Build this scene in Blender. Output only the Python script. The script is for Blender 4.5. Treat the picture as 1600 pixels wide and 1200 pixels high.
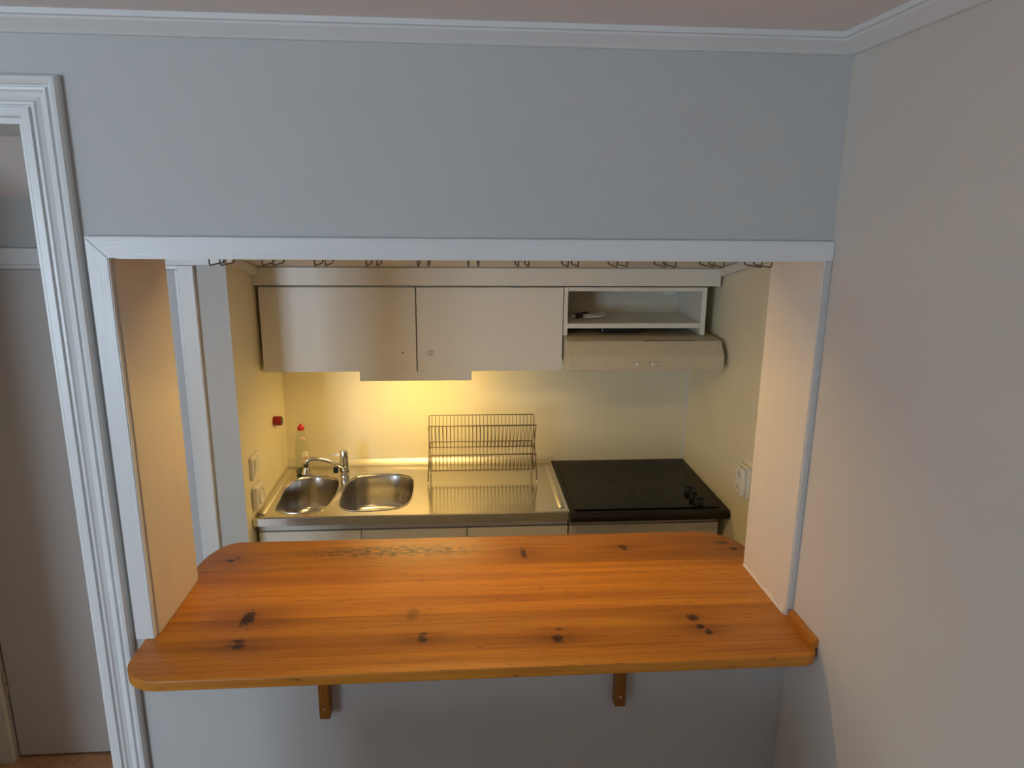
import bpy, bmesh, math, random
from mathutils import Vector, Matrix

for o in list(bpy.data.objects):
    bpy.data.objects.remove(o)
S = bpy.context.scene
COL = S.collection
random.seed(7)
PI = math.pi

# ------------------------------------------------------------------ camera
F_PX = 1101.375
cam_d = bpy.data.cameras.new('camera')
cam_d.sensor_width = 36.0
cam_d.lens = F_PX * 36.0 / 1600.0
cam_d.clip_start = 0.02
cam = bpy.data.objects.new('camera', cam_d)
COL.objects.link(cam)
rt = Vector((0.997217, -0.07396, 0.009384))
up = Vector((0.008235, 0.234378, 0.972111))
fw = Vector((0.074096, 0.969328, -0.234335))
M3 = Matrix((rt, up, -fw)).transposed()
cam.matrix_world = Matrix.Translation((-0.0789, -1.5135, 2.0752)) @ M3.to_4x4()
S.camera = cam

# ------------------------------------------------------------------ sky, daylight portal, exposure
WORLD_STRENGTH = 24.5
w = bpy.data.worlds.new('overcast_sky')
S.world = w
w.use_nodes = True
bg = w.node_tree.nodes['Background']
bg.inputs['Color'].default_value = (0.65, 0.82, 1.0, 1)
bg.inputs['Strength'].default_value = WORLD_STRENGTH
WIN = (-3.15, -2.05, 0.85, 2.15, -3.6)          # window behind the camera: x0, x1, z0, z1, y
pl = bpy.data.lights.new('window_portal', 'AREA')
pl.shape = 'RECTANGLE'
pl.size = WIN[1] - WIN[0]
pl.size_y = WIN[3] - WIN[2]
pl.cycles.is_portal = True
po = bpy.data.objects.new('window_portal', pl)
po.location = ((WIN[0] + WIN[1]) / 2, WIN[4] - 0.12, (WIN[2] + WIN[3]) / 2)
po.rotation_euler = (PI / 2, 0, 0)            # faces +y into the room
COL.objects.link(po)

S.view_settings.view_transform = 'Standard'
S.view_settings.look = 'None'
S.view_settings.gamma = 1.0
S.view_settings.use_curve_mapping = False
S.view_settings.exposure = 0.0

# ------------------------------------------------------------------ measured planes (metres)
XR = 0.736            # right wall of the room
WT = 0.255            # thickness of the wall with the hatch
OX0, OX1 = -0.785, 0.723   # hatch opening
OZ1 = 1.9815
BZ = 1.114            # bar top
BT = 0.026
KL, KR, KB = -0.857, 0.971, 1.576   # kitchen left / right / back faces
YS = 0.935            # face of the partition beside the hall door
CY = 1.242            # front of the wall cupboards
WZ = 0.960            # worktop height
CEIL = 2.432
DX0, DX1, DZ = -1.72, -0.914, 2.248  # doorway

# ------------------------------------------------------------------ materials
def newmat(name):
    m = bpy.data.materials.new(name)
    m.use_nodes = True
    nt = m.node_tree
    return m, nt, nt.nodes['Principled BSDF']

def N(nt, typ, **kw):
    n = nt.nodes.new(typ)
    for k, v in kw.items():
        setattr(n, k, v)
    return n

def mapping(nt, scale, coord='Object'):
    tc = N(nt, 'ShaderNodeTexCoord')
    mp = N(nt, 'ShaderNodeMapping')
    mp.inputs['Scale'].default_value = scale
    nt.links.new(tc.outputs[coord], mp.inputs['Vector'])
    return mp.outputs['Vector']

def noise(nt, vec, scale, detail=3.0, rough=0.5):
    n = N(nt, 'ShaderNodeTexNoise')
    n.inputs['Scale'].default_value = scale
    n.inputs['Detail'].default_value = detail
    n.inputs['Roughness'].default_value = rough
    nt.links.new(vec, n.inputs['Vector'])
    return n.outputs['Fac']

def ramp(nt, fac, stops):
    r = N(nt, 'ShaderNodeValToRGB')
    while len(r.color_ramp.elements) < len(stops):
        r.color_ramp.elements.new(0.5)
    for e, (p, c) in zip(r.color_ramp.elements, stops):
        e.position = p
        e.color = (c[0], c[1], c[2], 1) if not isinstance(c, (int, float)) else (c, c, c, 1)
    nt.links.new(fac, r.inputs['Fac'])
    return r.outputs['Color']

def math_n(nt, op, a, b=None, c=None, clamp=False):
    n = N(nt, 'ShaderNodeMath', operation=op)
    n.use_clamp = clamp
    for i, v in enumerate((a, b, c)):
        if v is None:
            continue
        if isinstance(v, (int, float)):
            n.inputs[i].default_value = v
        else:
            nt.links.new(v, n.inputs[i])
    return n.outputs[0]

def mixc(nt, fac, a, b, blend='MIX'):
    n = N(nt, 'ShaderNodeMix', data_type='RGBA', blend_type=blend)
    if isinstance(fac, (int, float)):
        n.inputs[0].default_value = fac
    else:
        nt.links.new(fac, n.inputs[0])
    for i, v in ((6, a), (7, b)):
        if isinstance(v, tuple):
            n.inputs[i].default_value = (v[0], v[1], v[2], 1)
        else:
            nt.links.new(v, n.inputs[i])
    return n.outputs[2]

def bump(nt, bsdf, h, strength, dist=0.002):
    b = N(nt, 'ShaderNodeBump')
    b.inputs['Strength'].default_value = strength
    b.inputs['Distance'].default_value = dist
    nt.links.new(h, b.inputs['Height'])
    nt.links.new(b.outputs['Normal'], bsdf.inputs['Normal'])

def paint(name, col, rough=0.6, bscale=180, bstr=0.06, var=0.03, stretch=(1, 1, 1), spec=0.5):
    m, nt, b = newmat(name)
    v = mapping(nt, stretch)
    n1 = noise(nt, v, 3.0, 3)
    lo = tuple(c * (1 - var) for c in col)
    hi = tuple(min(1, c * (1 + var)) for c in col)
    nt.links.new(ramp(nt, n1, [(0.3, lo), (0.7, hi)]), b.inputs['Base Color'])
    b.inputs['Roughness'].default_value = rough
    b.inputs['Specular IOR Level'].default_value = spec
    bump(nt, b, noise(nt, v, bscale, 2), bstr)
    return m

def plain(name, col, rough=0.5, metal=0.0, spec=0.5, emit=None, estr=0.0):
    m, nt, b = newmat(name)
    v = mapping(nt, (1, 1, 1))
    n1 = noise(nt, v, 40.0, 2)
    lo = tuple(c * 0.96 for c in col)
    hi = tuple(min(1, c * 1.04) for c in col)
    nt.links.new(ramp(nt, n1, [(0.3, lo), (0.7, hi)]), b.inputs['Base Color'])
    b.inputs['Roughness'].default_value = rough
    b.inputs['Metallic'].default_value = metal
    b.inputs['Specular IOR Level'].default_value = spec
    if emit:
        b.inputs['Emission Color'].default_value = (*emit, 1)
        b.inputs['Emission Strength'].default_value = estr
    return m

M = {}
M['wall'] = paint('wall_paint', (0.555, 0.56, 0.54), 0.65, 220, 0.05, 0.012)
M['ceil'] = paint('ceiling_paint', (0.84, 0.79, 0.765), 0.8, 160, 0.05, 0.012)
M['trim'] = paint('white_gloss_trim', (0.78, 0.79, 0.78), 0.33, 60, 0.05, 0.02)
M['trim_grain_h'] = paint('brushed_white_board', (0.76, 0.77, 0.76), 0.38, 34, 0.35, 0.03, (0.6, 9, 9))
M['trim_grain_v'] = paint('brushed_white_upright', (0.76, 0.77, 0.76), 0.36, 34, 0.30, 0.03, (9, 9, 0.6))
M['jamb'] = paint('jamb_gloss_paint', (0.82, 0.74, 0.63), 0.30, 30, 0.30, 0.02, (6, 6, 0.5))
M['rwall'] = paint('warm_wall_paint', (0.67, 0.61, 0.535), 0.65, 220, 0.05, 0.012)
M['kwall'] = paint('kitchen_wall_paint', (0.78, 0.72, 0.525), 0.5, 180, 0.05, 0.02)
M['kceil'] = paint('kitchen_ceiling_paint', (0.78, 0.74, 0.66), 0.6, 120, 0.05, 0.02)
M['cup'] = paint('cupboard_laminate', (0.74, 0.72, 0.645), 0.38, 300, 0.03, 0.012)
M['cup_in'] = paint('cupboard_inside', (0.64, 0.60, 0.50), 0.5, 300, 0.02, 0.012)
M['hood'] = plain('hood_enamel', (0.55, 0.49, 0.355), 0.4)
M['door'] = paint('hall_door_paint', (0.60, 0.585, 0.57), 0.5, 90, 0.05, 0.015)
M['switch'] = plain('switch_plastic', (0.80, 0.77, 0.68), 0.35)
M['dark'] = plain('dark_recess', (0.02, 0.017, 0.013), 0.7)
M['black'] = plain('black_plastic', (0.012, 0.012, 0.014), 0.35)
M['hobtop'] = plain('black_worktop', (0.012, 0.010, 0.008), 0.42, 0, 0.3)
M['chrome'] = plain('chrome', (0.82, 0.82, 0.82), 0.07, 1.0)
M['wire'] = plain('rack_wire', (0.16, 0.135, 0.10), 0.32, 1.0)
M['brasswire'] = plain('hanger_wire', (0.11, 0.075, 0.045), 0.45, 0.0)
M['screw'] = plain('screw_steel', (0.6, 0.58, 0.52), 0.35, 1.0)
M['red'] = plain('red_plastic', (0.62, 0.025, 0.02), 0.35)
M['darkred'] = plain('red_enamel', (0.33, 0.015, 0.015), 0.3)
M['green'] = plain('green_soap', (0.012, 0.06, 0.03), 0.2)
M['label'] = plain('white_label', (0.80, 0.74, 0.62), 0.4)
M['grey'] = plain('grey_print', (0.30, 0.27, 0.22), 0.5)
M['cable'] = plain('white_cable', (0.72, 0.69, 0.62), 0.45)
M['filler'] = paint('caulk', (0.85, 0.80, 0.70), 0.6, 60, 0.6, 0.04)
M['tube'] = plain('lamp_tube', (0.9, 0.85, 0.7), 0.4, emit=(1.0, 0.67, 0.23), estr=40.0)
M['led'] = plain('hatch_light_lens', (0.9, 0.85, 0.7), 0.4, emit=(1.0, 0.66, 0.26), estr=138.0)
M['alu'] = plain('light_channel', (0.55, 0.53, 0.5), 0.4, 1.0)

# brushed steel
def steel(name, rough, base=(0.70, 0.68, 0.64)):
    m, nt, b = newmat(name)
    v = mapping(nt, (1.5, 60, 60))
    n1 = noise(nt, v, 12, 4)
    nt.links.new(ramp(nt, n1, [(0.2, tuple(c * 0.9 for c in base)), (0.8, base)]), b.inputs['Base Color'])
    b.inputs['Metallic'].default_value = 1.0
    v2 = mapping(nt, (1, 1, 1))
    sm = noise(nt, v2, 9, 4, 0.6)
    r = N(nt, 'ShaderNodeMapRange')
    r.inputs[3].default_value = rough * 0.75
    r.inputs[4].default_value = rough * 1.35
    nt.links.new(sm, r.inputs[0])
    nt.links.new(r.outputs[0], b.inputs['Roughness'])
    bump(nt, b, n1, 0.05, 0.0005)
    return m
M['steel'] = steel('brushed_steel', 0.15)
M['steel_matt'] = steel('satin_steel', 0.42, (0.78, 0.75, 0.68))
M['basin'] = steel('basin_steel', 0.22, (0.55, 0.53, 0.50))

# ceramic glass with faint cooking zones
def hob_glass():
    m, nt, b = newmat('ceramic_glass')
    tc = N(nt, 'ShaderNodeTexCoord')
    sep = N(nt, 'ShaderNodeSeparateXYZ')
    nt.links.new(tc.outputs['Object'], sep.inputs[0])
    acc = None
    for (cx, cy, r) in ((0.505, 1.165, 0.095), (0.465, 1.385, 0.075), (0.70, 1.385, 0.095), (0.72, 1.15, 0.075)):
        dx = math_n(nt, 'SUBTRACT', sep.outputs[0], cx)
        dy = math_n(nt, 'SUBTRACT', sep.outputs[1], cy)
        d = math_n(nt, 'SQRT', math_n(nt, 'ADD', math_n(nt, 'MULTIPLY', dx, dx), math_n(nt, 'MULTIPLY', dy, dy)))
        ring = math_n(nt, 'LESS_THAN', math_n(nt, 'ABSOLUTE', math_n(nt, 'SUBTRACT', d, r)), 0.0025)
        ring2 = math_n(nt, 'LESS_THAN', math_n(nt, 'ABSOLUTE', math_n(nt, 'SUBTRACT', d, r * 0.85)), 0.0012)
        s = math_n(nt, 'ADD', ring, math_n(nt, 'MULTIPLY', ring2, 0.6))
        acc = s if acc is None else math_n(nt, 'ADD', acc, s)
    c = mixc(nt, math_n(nt, 'MULTIPLY', acc, 0.5, clamp=True), (0.006, 0.005, 0.004), (0.05, 0.045, 0.035))
    nt.links.new(c, b.inputs['Base Color'])
    b.inputs['Roughness'].default_value = 0.07
    b.inputs['Specular IOR Level'].default_value = 0.10
    return m
M['hobglass'] = hob_glass()

# pine with knots: knots are (x, y, rx, ry, strength)
KNOTS = [(-0.595, 0.059, .017, .030, 1.0), (-0.591, -0.034, .014, .008, .9), (-0.588, -0.056, .014, .012, 1.0),
         (-0.170, -0.052, .011, .013, 1.0), (-0.168, -0.029, .012, .006, .7), (0.145, -0.066, .013, .013, 1.0),
         (0.152, -0.029, .010, .006, .6), (0.103, 0.363, .009, .026, .9), (0.401, 0.388, .013, .010, .9),
         (0.406, 0.372, .008, .008, .8), (0.489, 0.0, .015, .016, .8), (0.494, -0.039, .011, .010, 1.0),
         (0.508, -0.061, .010, .010, 1.0), (0.71, 0.395, .02, .010, .7), (0.73, 0.356, .010, .008, .9),
         (-0.728, 0.362, .012, .008, .9), (-0.712, 0.378, .007, .006, .7), (-0.20, 0.055, .014, .03, .35)]

def pine(name, tone, seed, knots=True, axis=0, scale=1.0):
    m, nt, b = newmat(name)
    tc = N(nt, 'ShaderNodeTexCoord')
    sep = N(nt, 'ShaderNodeSeparateXYZ')
    nt.links.new(tc.outputs['Object'], sep.inputs[0])
    ax = [0, 1, 2]
    L = sep.outputs[axis]
    oth = [i for i in ax if i != axis]
    Y, Z = sep.outputs[oth[0]], sep.outputs[oth[1]]
    warp = None
    kmask = None
    halo = None
    if knots:
        kv = mapping(nt, (1, 1, 1))
        kn = noise(nt, kv, 150, 4, 0.6)
        wob = math_n(nt, 'ADD', math_n(nt, 'MULTIPLY', noise(nt, kv, 90, 3, 0.6), 3.6), -0.75)
        wob = math_n(nt, 'MAXIMUM', wob, 0.15)
        for (kx, ky, rx, ry, s) in knots:
            dx = math_n(nt, 'MULTIPLY', math_n(nt, 'SUBTRACT', L, kx), 1 / rx)
            dy = math_n(nt, 'MULTIPLY', math_n(nt, 'SUBTRACT', Y, ky), 1 / ry)
            d2 = math_n(nt, 'MULTIPLY', math_n(nt, 'ADD', math_n(nt, 'MULTIPLY', dx, dx), math_n(nt, 'MULTIPLY', dy, dy)), wob)
            core = math_n(nt, 'MULTIPLY', math_n(nt, 'EXPONENT', math_n(nt, 'MULTIPLY', math_n(nt, 'POWER', d2, 2.6), -1.0)), s)
            dxl = math_n(nt, 'MULTIPLY', dx, 0.16)
            d3 = math_n(nt, 'ADD', math_n(nt, 'MULTIPLY', dxl, dxl), math_n(nt, 'MULTIPLY', math_n(nt, 'MULTIPLY', dy, dy), 0.35))
            hl = math_n(nt, 'MULTIPLY', math_n(nt, 'EXPONENT', math_n(nt, 'MULTIPLY', d3, -1.0)), s)
            wv = math_n(nt, 'MULTIPLY', math_n(nt, 'MULTIPLY', hl, dy), ry * 0.55)
            kmask = core if kmask is None else math_n(nt, 'MAXIMUM', kmask, core)
            halo = hl if halo is None else math_n(nt, 'MAXIMUM', halo, hl)
            warp = wv if warp is None else math_n(nt, 'ADD', warp, wv)
    Yw = math_n(nt, 'SUBTRACT', Y, warp) if warp is not None else Y
    cmb = N(nt, 'ShaderNodeCombineXYZ')
    nt.links.new(math_n(nt, 'ADD', math_n(nt, 'MULTIPLY', L, 0.9 * scale), seed * 3.1), cmb.inputs[0])
    nt.links.new(math_n(nt, 'ADD', math_n(nt, 'MULTIPLY', Yw, 16 * scale), seed * 1.7), cmb.inputs[1])
    nt.links.new(math_n(nt, 'MULTIPLY', Z, 16 * scale), cmb.inputs[2])
    big = noise(nt, cmb.outputs[0], 0.85, 3, 0.5)
    cmb2 = N(nt, 'ShaderNodeCombineXYZ')
    nt.links.new(math_n(nt, 'ADD', math_n(nt, 'MULTIPLY', L, 5 * scale), seed), cmb2.inputs[0])
    nt.links.new(math_n(nt, 'MULTIPLY', Yw, 330 * scale), cmb2.inputs[1])
    nt.links.new(math_n(nt, 'MULTIPLY', Z, 330 * scale), cmb2.inputs[2])
    fine = noise(nt, cmb2.outputs[0], 1.0, 4, 0.6)
    cmb3 = N(nt, 'ShaderNodeCombineXYZ')
    nt.links.new(math_n(nt, 'ADD', math_n(nt, 'MULTIPLY', L, 2.2 * scale), seed * 5), cmb3.inputs[0])
    nt.links.new(math_n(nt, 'MULTIPLY', Yw, 75 * scale), cmb3.inputs[1])
    nt.links.new(math_n(nt, 'MULTIPLY', Z, 75 * scale), cmb3.inputs[2])
    midg = noise(nt, cmb3.outputs[0], 1.0, 3, 0.55)
    t = tone
    c = ramp(nt, big, [(0.25, (0.33 * t, 0.110 * t, 0.013 * t)), (0.5, (0.50 * t, 0.190 * t, 0.021 * t)), (0.78, (0.60 * t, 0.250 * t, 0.030 * t))])
    c = mixc(nt, ramp(nt, midg, [(0.42, 0.0), (0.72, 0.55)]), c, (0.27 * t, 0.085 * t, 0.014 * t))
    c = mixc(nt, ramp(nt, fine, [(0.50, 0.0), (0.78, 0.42)]), c, (0.20 * t, 0.065 * t, 0.012 * t))
    # small dark dashes and scratches
    cmb4 = N(nt, 'ShaderNodeCombineXYZ')
    nt.links.new(math_n(nt, 'ADD', math_n(nt, 'MULTIPLY', L, 22 * scale), seed * 9), cmb4.inputs[0])
    nt.links.new(math_n(nt, 'MULTIPLY', Y, 260 * scale), cmb4.inputs[1])
    nt.links.new(math_n(nt, 'MULTIPLY', Z, 100), cmb4.inputs[2])
    dash = noise(nt, cmb4.outputs[0], 1.0, 2, 0.5)
    c = mixc(nt, ramp(nt, dash, [(0.655, 0.0), (0.73, 0.7)]), c, (0.10, 0.032, 0.008))
    if kmask is not None:
        c = mixc(nt, math_n(nt, 'MULTIPLY', halo, 0.68, clamp=True), c, (0.20, 0.055, 0.010))
        c = mixc(nt, math_n(nt, 'MULTIPLY', kmask, 1.15, clamp=True), c, ramp(nt, kn, [(0.40, (0.012, 0.005, 0.003)), (0.62, (0.10, 0.030, 0.008))]))
        # worn blackened patch near the back edge
        bx = math_n(nt, 'MULTIPLY', math_n(nt, 'ADD', L, 0.29), 1 / 0.24)
        by = math_n(nt, 'MULTIPLY', math_n(nt, 'SUBTRACT', Y, 0.395), 1 / 0.030)
        wd = math_n(nt, 'EXPONENT', math_n(nt, 'MULTIPLY', math_n(nt, 'ADD', math_n(nt, 'POWER', math_n(nt, 'ABSOLUTE', bx), 4.0), math_n(nt, 'MULTIPLY', by, by)), -1.0))
        cm5 = N(nt, 'ShaderNodeCombineXYZ')
        nt.links.new(math_n(nt, 'MULTIPLY', L, 38), cm5.inputs[0])
        nt.links.new(math_n(nt, 'MULTIPLY', Y, 150), cm5.inputs[1])
        pn = noise(nt, cm5.outputs[0], 1.0, 5, 0.65)
        wm = math_n(nt, 'MULTIPLY', ramp(nt, pn, [(0.47, 0.0), (0.58, 1.0)]), wd)
        c = mixc(nt, math_n(nt, 'MULTIPLY', wm, 1.6, clamp=True), c, (0.05, 0.022, 0.009))
    nt.links.new(c, b.inputs['Base Color'])
    b.inputs['Roughness'].default_value = 0.40
    b.inputs['Specular IOR Level'].default_value = 0.4
    bump(nt, b, fine, 0.05, 0.0006)
    return m
def near(y0, y1):
    return [k for k in KNOTS if y0 - .03 < k[1] < y1 + .03]

# clear plastic: thin walled
def clear():
    m, nt, b = newmat('clear_plastic')
    nt.nodes.remove(b)
    out = nt.nodes['Material Output']
    tr = N(nt, 'ShaderNodeBsdfTransparent')
    v = mapping(nt, (1, 1, 1))
    n1 = noise(nt, v, 12, 2)
    nt.links.new(ramp(nt, n1, [(0.3, (0.91, 0.94, 0.89)), (0.7, (0.95, 0.96, 0.93))]), tr.inputs['Color'])
    gl = N(nt, 'ShaderNodeBsdfGlossy')
    gl.inputs['Roughness'].default_value = 0.06
    lw = N(nt, 'ShaderNodeLayerWeight')
    lw.inputs['Blend'].default_value = 0.35
    f = math_n(nt, 'ADD', math_n(nt, 'MULTIPLY', lw.outputs['Facing'], 0.45), 0.04)
    mx = N(nt, 'ShaderNodeMixShader')
    nt.links.new(f, mx.inputs[0])
    nt.links.new(tr.outputs[0], mx.inputs[1])
    nt.links.new(gl.outputs[0], mx.inputs[2])
    nt.links.new(mx.outputs[0], out.inputs['Surface'])
    return m
M['clear'] = clear()

def window_glass():
    m, nt, b = newmat('window_glass')
    nt.nodes.remove(b)
    out = nt.nodes['Material Output']
    tr = N(nt, 'ShaderNodeBsdfTransparent')
    gl = N(nt, 'ShaderNodeBsdfGlossy')
    gl.inputs['Roughness'].default_value = 0.02
    mx = N(nt, 'ShaderNodeMixShader')
    mx.inputs[0].default_value = 0.06
    nt.links.new(tr.outputs[0], mx.inputs[1])
    nt.links.new(gl.outputs[0], mx.inputs[2])
    nt.links.new(mx.outputs[0], out.inputs['Surface'])
    return m
M['glass'] = window_glass()

def cork():
    m, nt, b = newmat('cork_vinyl')
    v = mapping(nt, (1, 1, 1))
    n1 = noise(nt, v, 14, 6, 0.65)
    n2 = noise(nt, v, 90, 3, 0.6)
    c = ramp(nt, n1, [(0.3, (0.40, 0.22, 0.12)), (0.55, (0.55, 0.32, 0.18)), (0.75, (0.62, 0.39, 0.24))])
    c = mixc(nt, ramp(nt, n2, [(0.5, 0.0), (0.75, 0.35)]), c, (0.12, 0.055, 0.025))
    nt.links.new(c, b.inputs['Base Color'])
    b.inputs['Roughness'].default_value = 0.5
    bump(nt, b, n2, 0.1)
    return m
M['cork'] = cork()
M['floorwood'] = pine('room_floor_wood', 0.95, 3, None, 1, 0.6)
M['bracket'] = pine('bracket_pine', 0.62, 11, None, 2, 2.0)
M['strip'] = pine('strip_pine', 1.25, 5, None, 1, 2.0)

# ------------------------------------------------------------------ mesh helpers
def box(bm, x0, x1, y0, y1, z0, z1, bev=0.0, seg=2):
    g = bmesh.ops.create_cube(bm, size=1.0)
    vs = g['verts']
    for v in vs:
        v.co = Vector(((x0 + x1) / 2 + v.co.x * (x1 - x0), (y0 + y1) / 2 + v.co.y * (y1 - y0), (z0 + z1) / 2 + v.co.z * (z1 - z0)))
    if bev > 0:
        es = list({e for v in vs for e in v.link_edges})
        bmesh.ops.bevel(bm, geom=es, offset=bev, segments=seg, profile=0.5, affect='EDGES')

def prism(bm, pts, axis, a0, a1):
    """pts: 2-D polygon in the two other axes (in x,y,z order), extruded along axis from a0 to a1."""
    def mk(p, a):
        l = list(p)
        l.insert(axis, a)
        return bm.verts.new(l)
    A = [mk(p, a0) for p in pts]
    B = [mk(p, a1) for p in pts]
    bm.faces.new(A)
    bm.faces.new(B[::-1])
    n = len(pts)
    for i in range(n):
        j = (i + 1) % n
        bm.faces.new((A[j], A[i], B[i], B[j]))
    bmesh.ops.recalc_face_normals(bm, faces=bm.faces[:])

def lathe(bm, prof, center, axis=(0, 0, 1), seg=24, sx=1.0, sy=1.0):
    """prof: list of (r, h) along axis."""
    q = Vector((0, 0, 1)).rotation_difference(Vector(axis).normalized())
    c = Vector(center)
    rings = []
    for r, h in prof:
        if r < 1e-6:
            rings.append([bm.verts.new(c + q @ Vector((0, 0, h)))])
        else:
            rings.append([bm.verts.new(c + q @ Vector((r * sx * math.cos(2 * PI * k / seg), r * sy * math.sin(2 * PI * k / seg), h))) for k in range(seg)])
    for a, b2 in zip(rings, rings[1:]):
        for k in range(seg):
            k2 = (k + 1) % seg
            if len(a) == 1 and len(b2) == 1:
                continue
            if len(a) == 1:
                bm.faces.new((a[0], b2[k2], b2[k]))
            elif len(b2) == 1:
                bm.faces.new((a[k], a[k2], b2[0]))
            else:
                bm.faces.new((a[k], a[k2], b2[k2], b2[k]))
    if len(rings[0]) > 1:
        bm.faces.new(rings[0][::-1])
    if len(rings[-1]) > 1:
        bm.faces.new(rings[-1])
    bmesh.ops.recalc_face_normals(bm, faces=bm.faces[:])

def tube(bm, pts, r, seg=8, closed=False):
    P = [Vector(p) for p in pts]
    n = len(P)
    rings = []
    prev = None
    for i in range(n):
        if closed:
            t = (P[(i + 1) % n] - P[i - 1]).normalized()
        elif i == 0:
            t = (P[1] - P[0]).normalized()
        elif i == n - 1:
            t = (P[-1] - P[-2]).normalized()
        else:
            t = ((P[i + 1] - P[i]).normalized() + (P[i] - P[i - 1]).normalized()).normalized()
        if prev is None:
            ref = Vector((0, 0, 1)) if abs(t.z) < 0.9 else Vector((1, 0, 0))
            u = t.cross(ref).normalized()
        else:
            u = (prev - t * prev.dot(t)).normalized()
        prev = u
        v = t.cross(u)
        rr = r[i] if isinstance(r, (list, tuple)) else r
        rings.append([bm.verts.new(P[i] + (u * math.cos(2 * PI * k / seg) + v * math.sin(2 * PI * k / seg)) * rr) for k in range(seg)])
    m = n if closed else n - 1
    for i in range(m):
        a, b2 = rings[i], rings[(i + 1) % n]
        for k in range(seg):
            k2 = (k + 1) % seg
            bm.faces.new((a[k], a[k2], b2[k2], b2[k]))
    if not closed:
        bm.faces.new(rings[0][::-1])
        bm.faces.new(rings[-1])

def smooth_path(pts, n=6):
    """Catmull-Rom through the points."""
    P = [Vector(p) for p in pts]
    P = [P[0] * 2 - P[1]] + P + [P[-1] * 2 - P[-2]]
    out = []
    for i in range(1, len(P) - 2):
        for k in range(n):
            t = k / n
            a, b2, c, d = P[i - 1], P[i], P[i + 1], P[i + 2]
            out.append(0.5 * ((2 * b2) + (c - a) * t + (2 * a - 5 * b2 + 4 * c - d) * t * t + (3 * b2 - a - 3 * c + d) * t ** 3))
    out.append(P[-2])
    return out

def obj(name, bm, mat, parent=None, smooth=None, local=False):
    me = bpy.data.meshes.new(name)
    bmesh.ops.recalc_face_normals(bm, faces=bm.faces[:])
    bm.to_mesh(me)
    bm.free()
    me.materials.append(mat)
    o = bpy.data.objects.new(name, me)
    COL.objects.link(o)
    if smooth is not None:
        for p in me.polygons:
            p.use_smooth = True
        me.set_sharp_from_angle(angle=math.radians(smooth))
    if parent is not None:
        o.parent = parent
        if not local:
            root = parent
            off = Vector((0, 0, 0))
            while root is not None:
                off += root.location
                root = root.parent
            o.location = -off
    return o

def B(*a, **k):
    bm = bmesh.new()
    box(bm, *a, **k)
    return bm

def tag(o, label, cat, group=None):
    o['label'] = label
    o['category'] = cat
    if group:
        o['group'] = group
    return o

def thing(name, label, cat, loc=(0, 0, 0), group=None):
    o = bpy.data.objects.new(name, None)
    o.empty_display_size = 0.05
    COL.objects.link(o)
    o.location = loc
    return tag(o, label, cat, group)

def struct(name, bm, mat, label, cat, smooth=None):
    o = obj(name, bm, mat, None, smooth)
    o['kind'] = 'structure'
    return tag(o, label, cat)

def struct_root(name, label, cat, loc=(0, 0, 0)):
    o = thing(name, label, cat, loc)
    o['kind'] = 'structure'
    return o

def multi(boxes):
    bm = bmesh.new()
    for b_ in boxes:
        box(bm, *b_)
    return bm

# ------------------------------------------------------------------ the setting: living room
RX0, RY0 = -3.4, WIN[4]
struct('floor', B(RX0, XR, RY0, 0.0, -0.10, 0.0), M['floorwood'], 'warm wooden floor of the room before the hatch wall', 'floor')
struct('floor_hall', multi([(-1.95, 1.10, 0.0, 1.70, -0.10, 0.0)]), M['cork'], 'mottled brown vinyl floor of the hall seen past the doorway', 'floor')
struct('ceiling', B(RX0 - .15, XR + .15, RY0 - .15, WT, CEIL, CEIL + 0.2), M['ceil'], 'matt white ceiling above the grey wall', 'ceiling')
# wall with doorway and serving hatch
struct('wall_back', multi([
    (RX0, DX0, 0, WT, 0, CEIL), (DX0, DX1, 0, WT, DZ, CEIL), (DX1, OX0, 0, WT, 0, CEIL),
    (OX0, OX1, 0, WT, 0, BZ - BT), (OX0, OX1, 0, WT, OZ1, CEIL), (OX1, 1.10, 0, WT, 0, CEIL)]),
    M['wall'], 'light grey wall holding the serving hatch and the doorway', 'wall')
struct('wall_right', B(XR, XR + 0.15, RY0, -0.0005, 0, CEIL), M['rwall'], 'light grey wall meeting the end of the pine bar', 'wall')
struct('wall_left', B(RX0 - 0.15, RX0, RY0, 0, 0, CEIL), M['wall'], 'grey side wall far left of the doorway', 'wall')
wx0, wx1, wz0, wz1 = WIN[:4]
struct('wall_front', multi([
    (RX0, wx0, RY0 - .15, RY0, 0, CEIL), (wx1, XR, RY0 - .15, RY0, 0, CEIL),
    (wx0, wx1, RY0 - .15, RY0, 0, wz0), (wx0, wx1, RY0 - .15, RY0, wz1, CEIL)]),
    M['wall'], 'grey wall behind the viewer with the window', 'wall')
wr = struct_root('window_1', 'white framed window lighting the room from behind the viewer', 'window', ((wx0 + wx1) / 2, RY0 - .07, wz0))
fr = 0.05
obj('window_frame', multi([
    (wx0, wx0 + fr, RY0 - .11, RY0 - .05, wz0, wz1), (wx1 - fr, wx1, RY0 - .11, RY0 - .05, wz0, wz1),
    (wx0 + fr, wx1 - fr, RY0 - .11, RY0 - .05, wz0, wz0 + fr), (wx0 + fr, wx1 - fr, RY0 - .11, RY0 - .05, wz1 - fr, wz1),
    ((wx0 + wx1) / 2 - .03, (wx0 + wx1) / 2 + .03, RY0 - .11, RY0 - .05, wz0 + fr, wz1 - fr)]), M['trim'], wr)
for (a, b_) in ((wx0 + fr, (wx0 + wx1) / 2 - .03), ((wx0 + wx1) / 2 + .03, wx1 - fr)):
    obj('pane', B(a, b_, RY0 - .084, RY0 - .080, wz0 + fr, wz1 - fr), M['glass'], wr)

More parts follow.
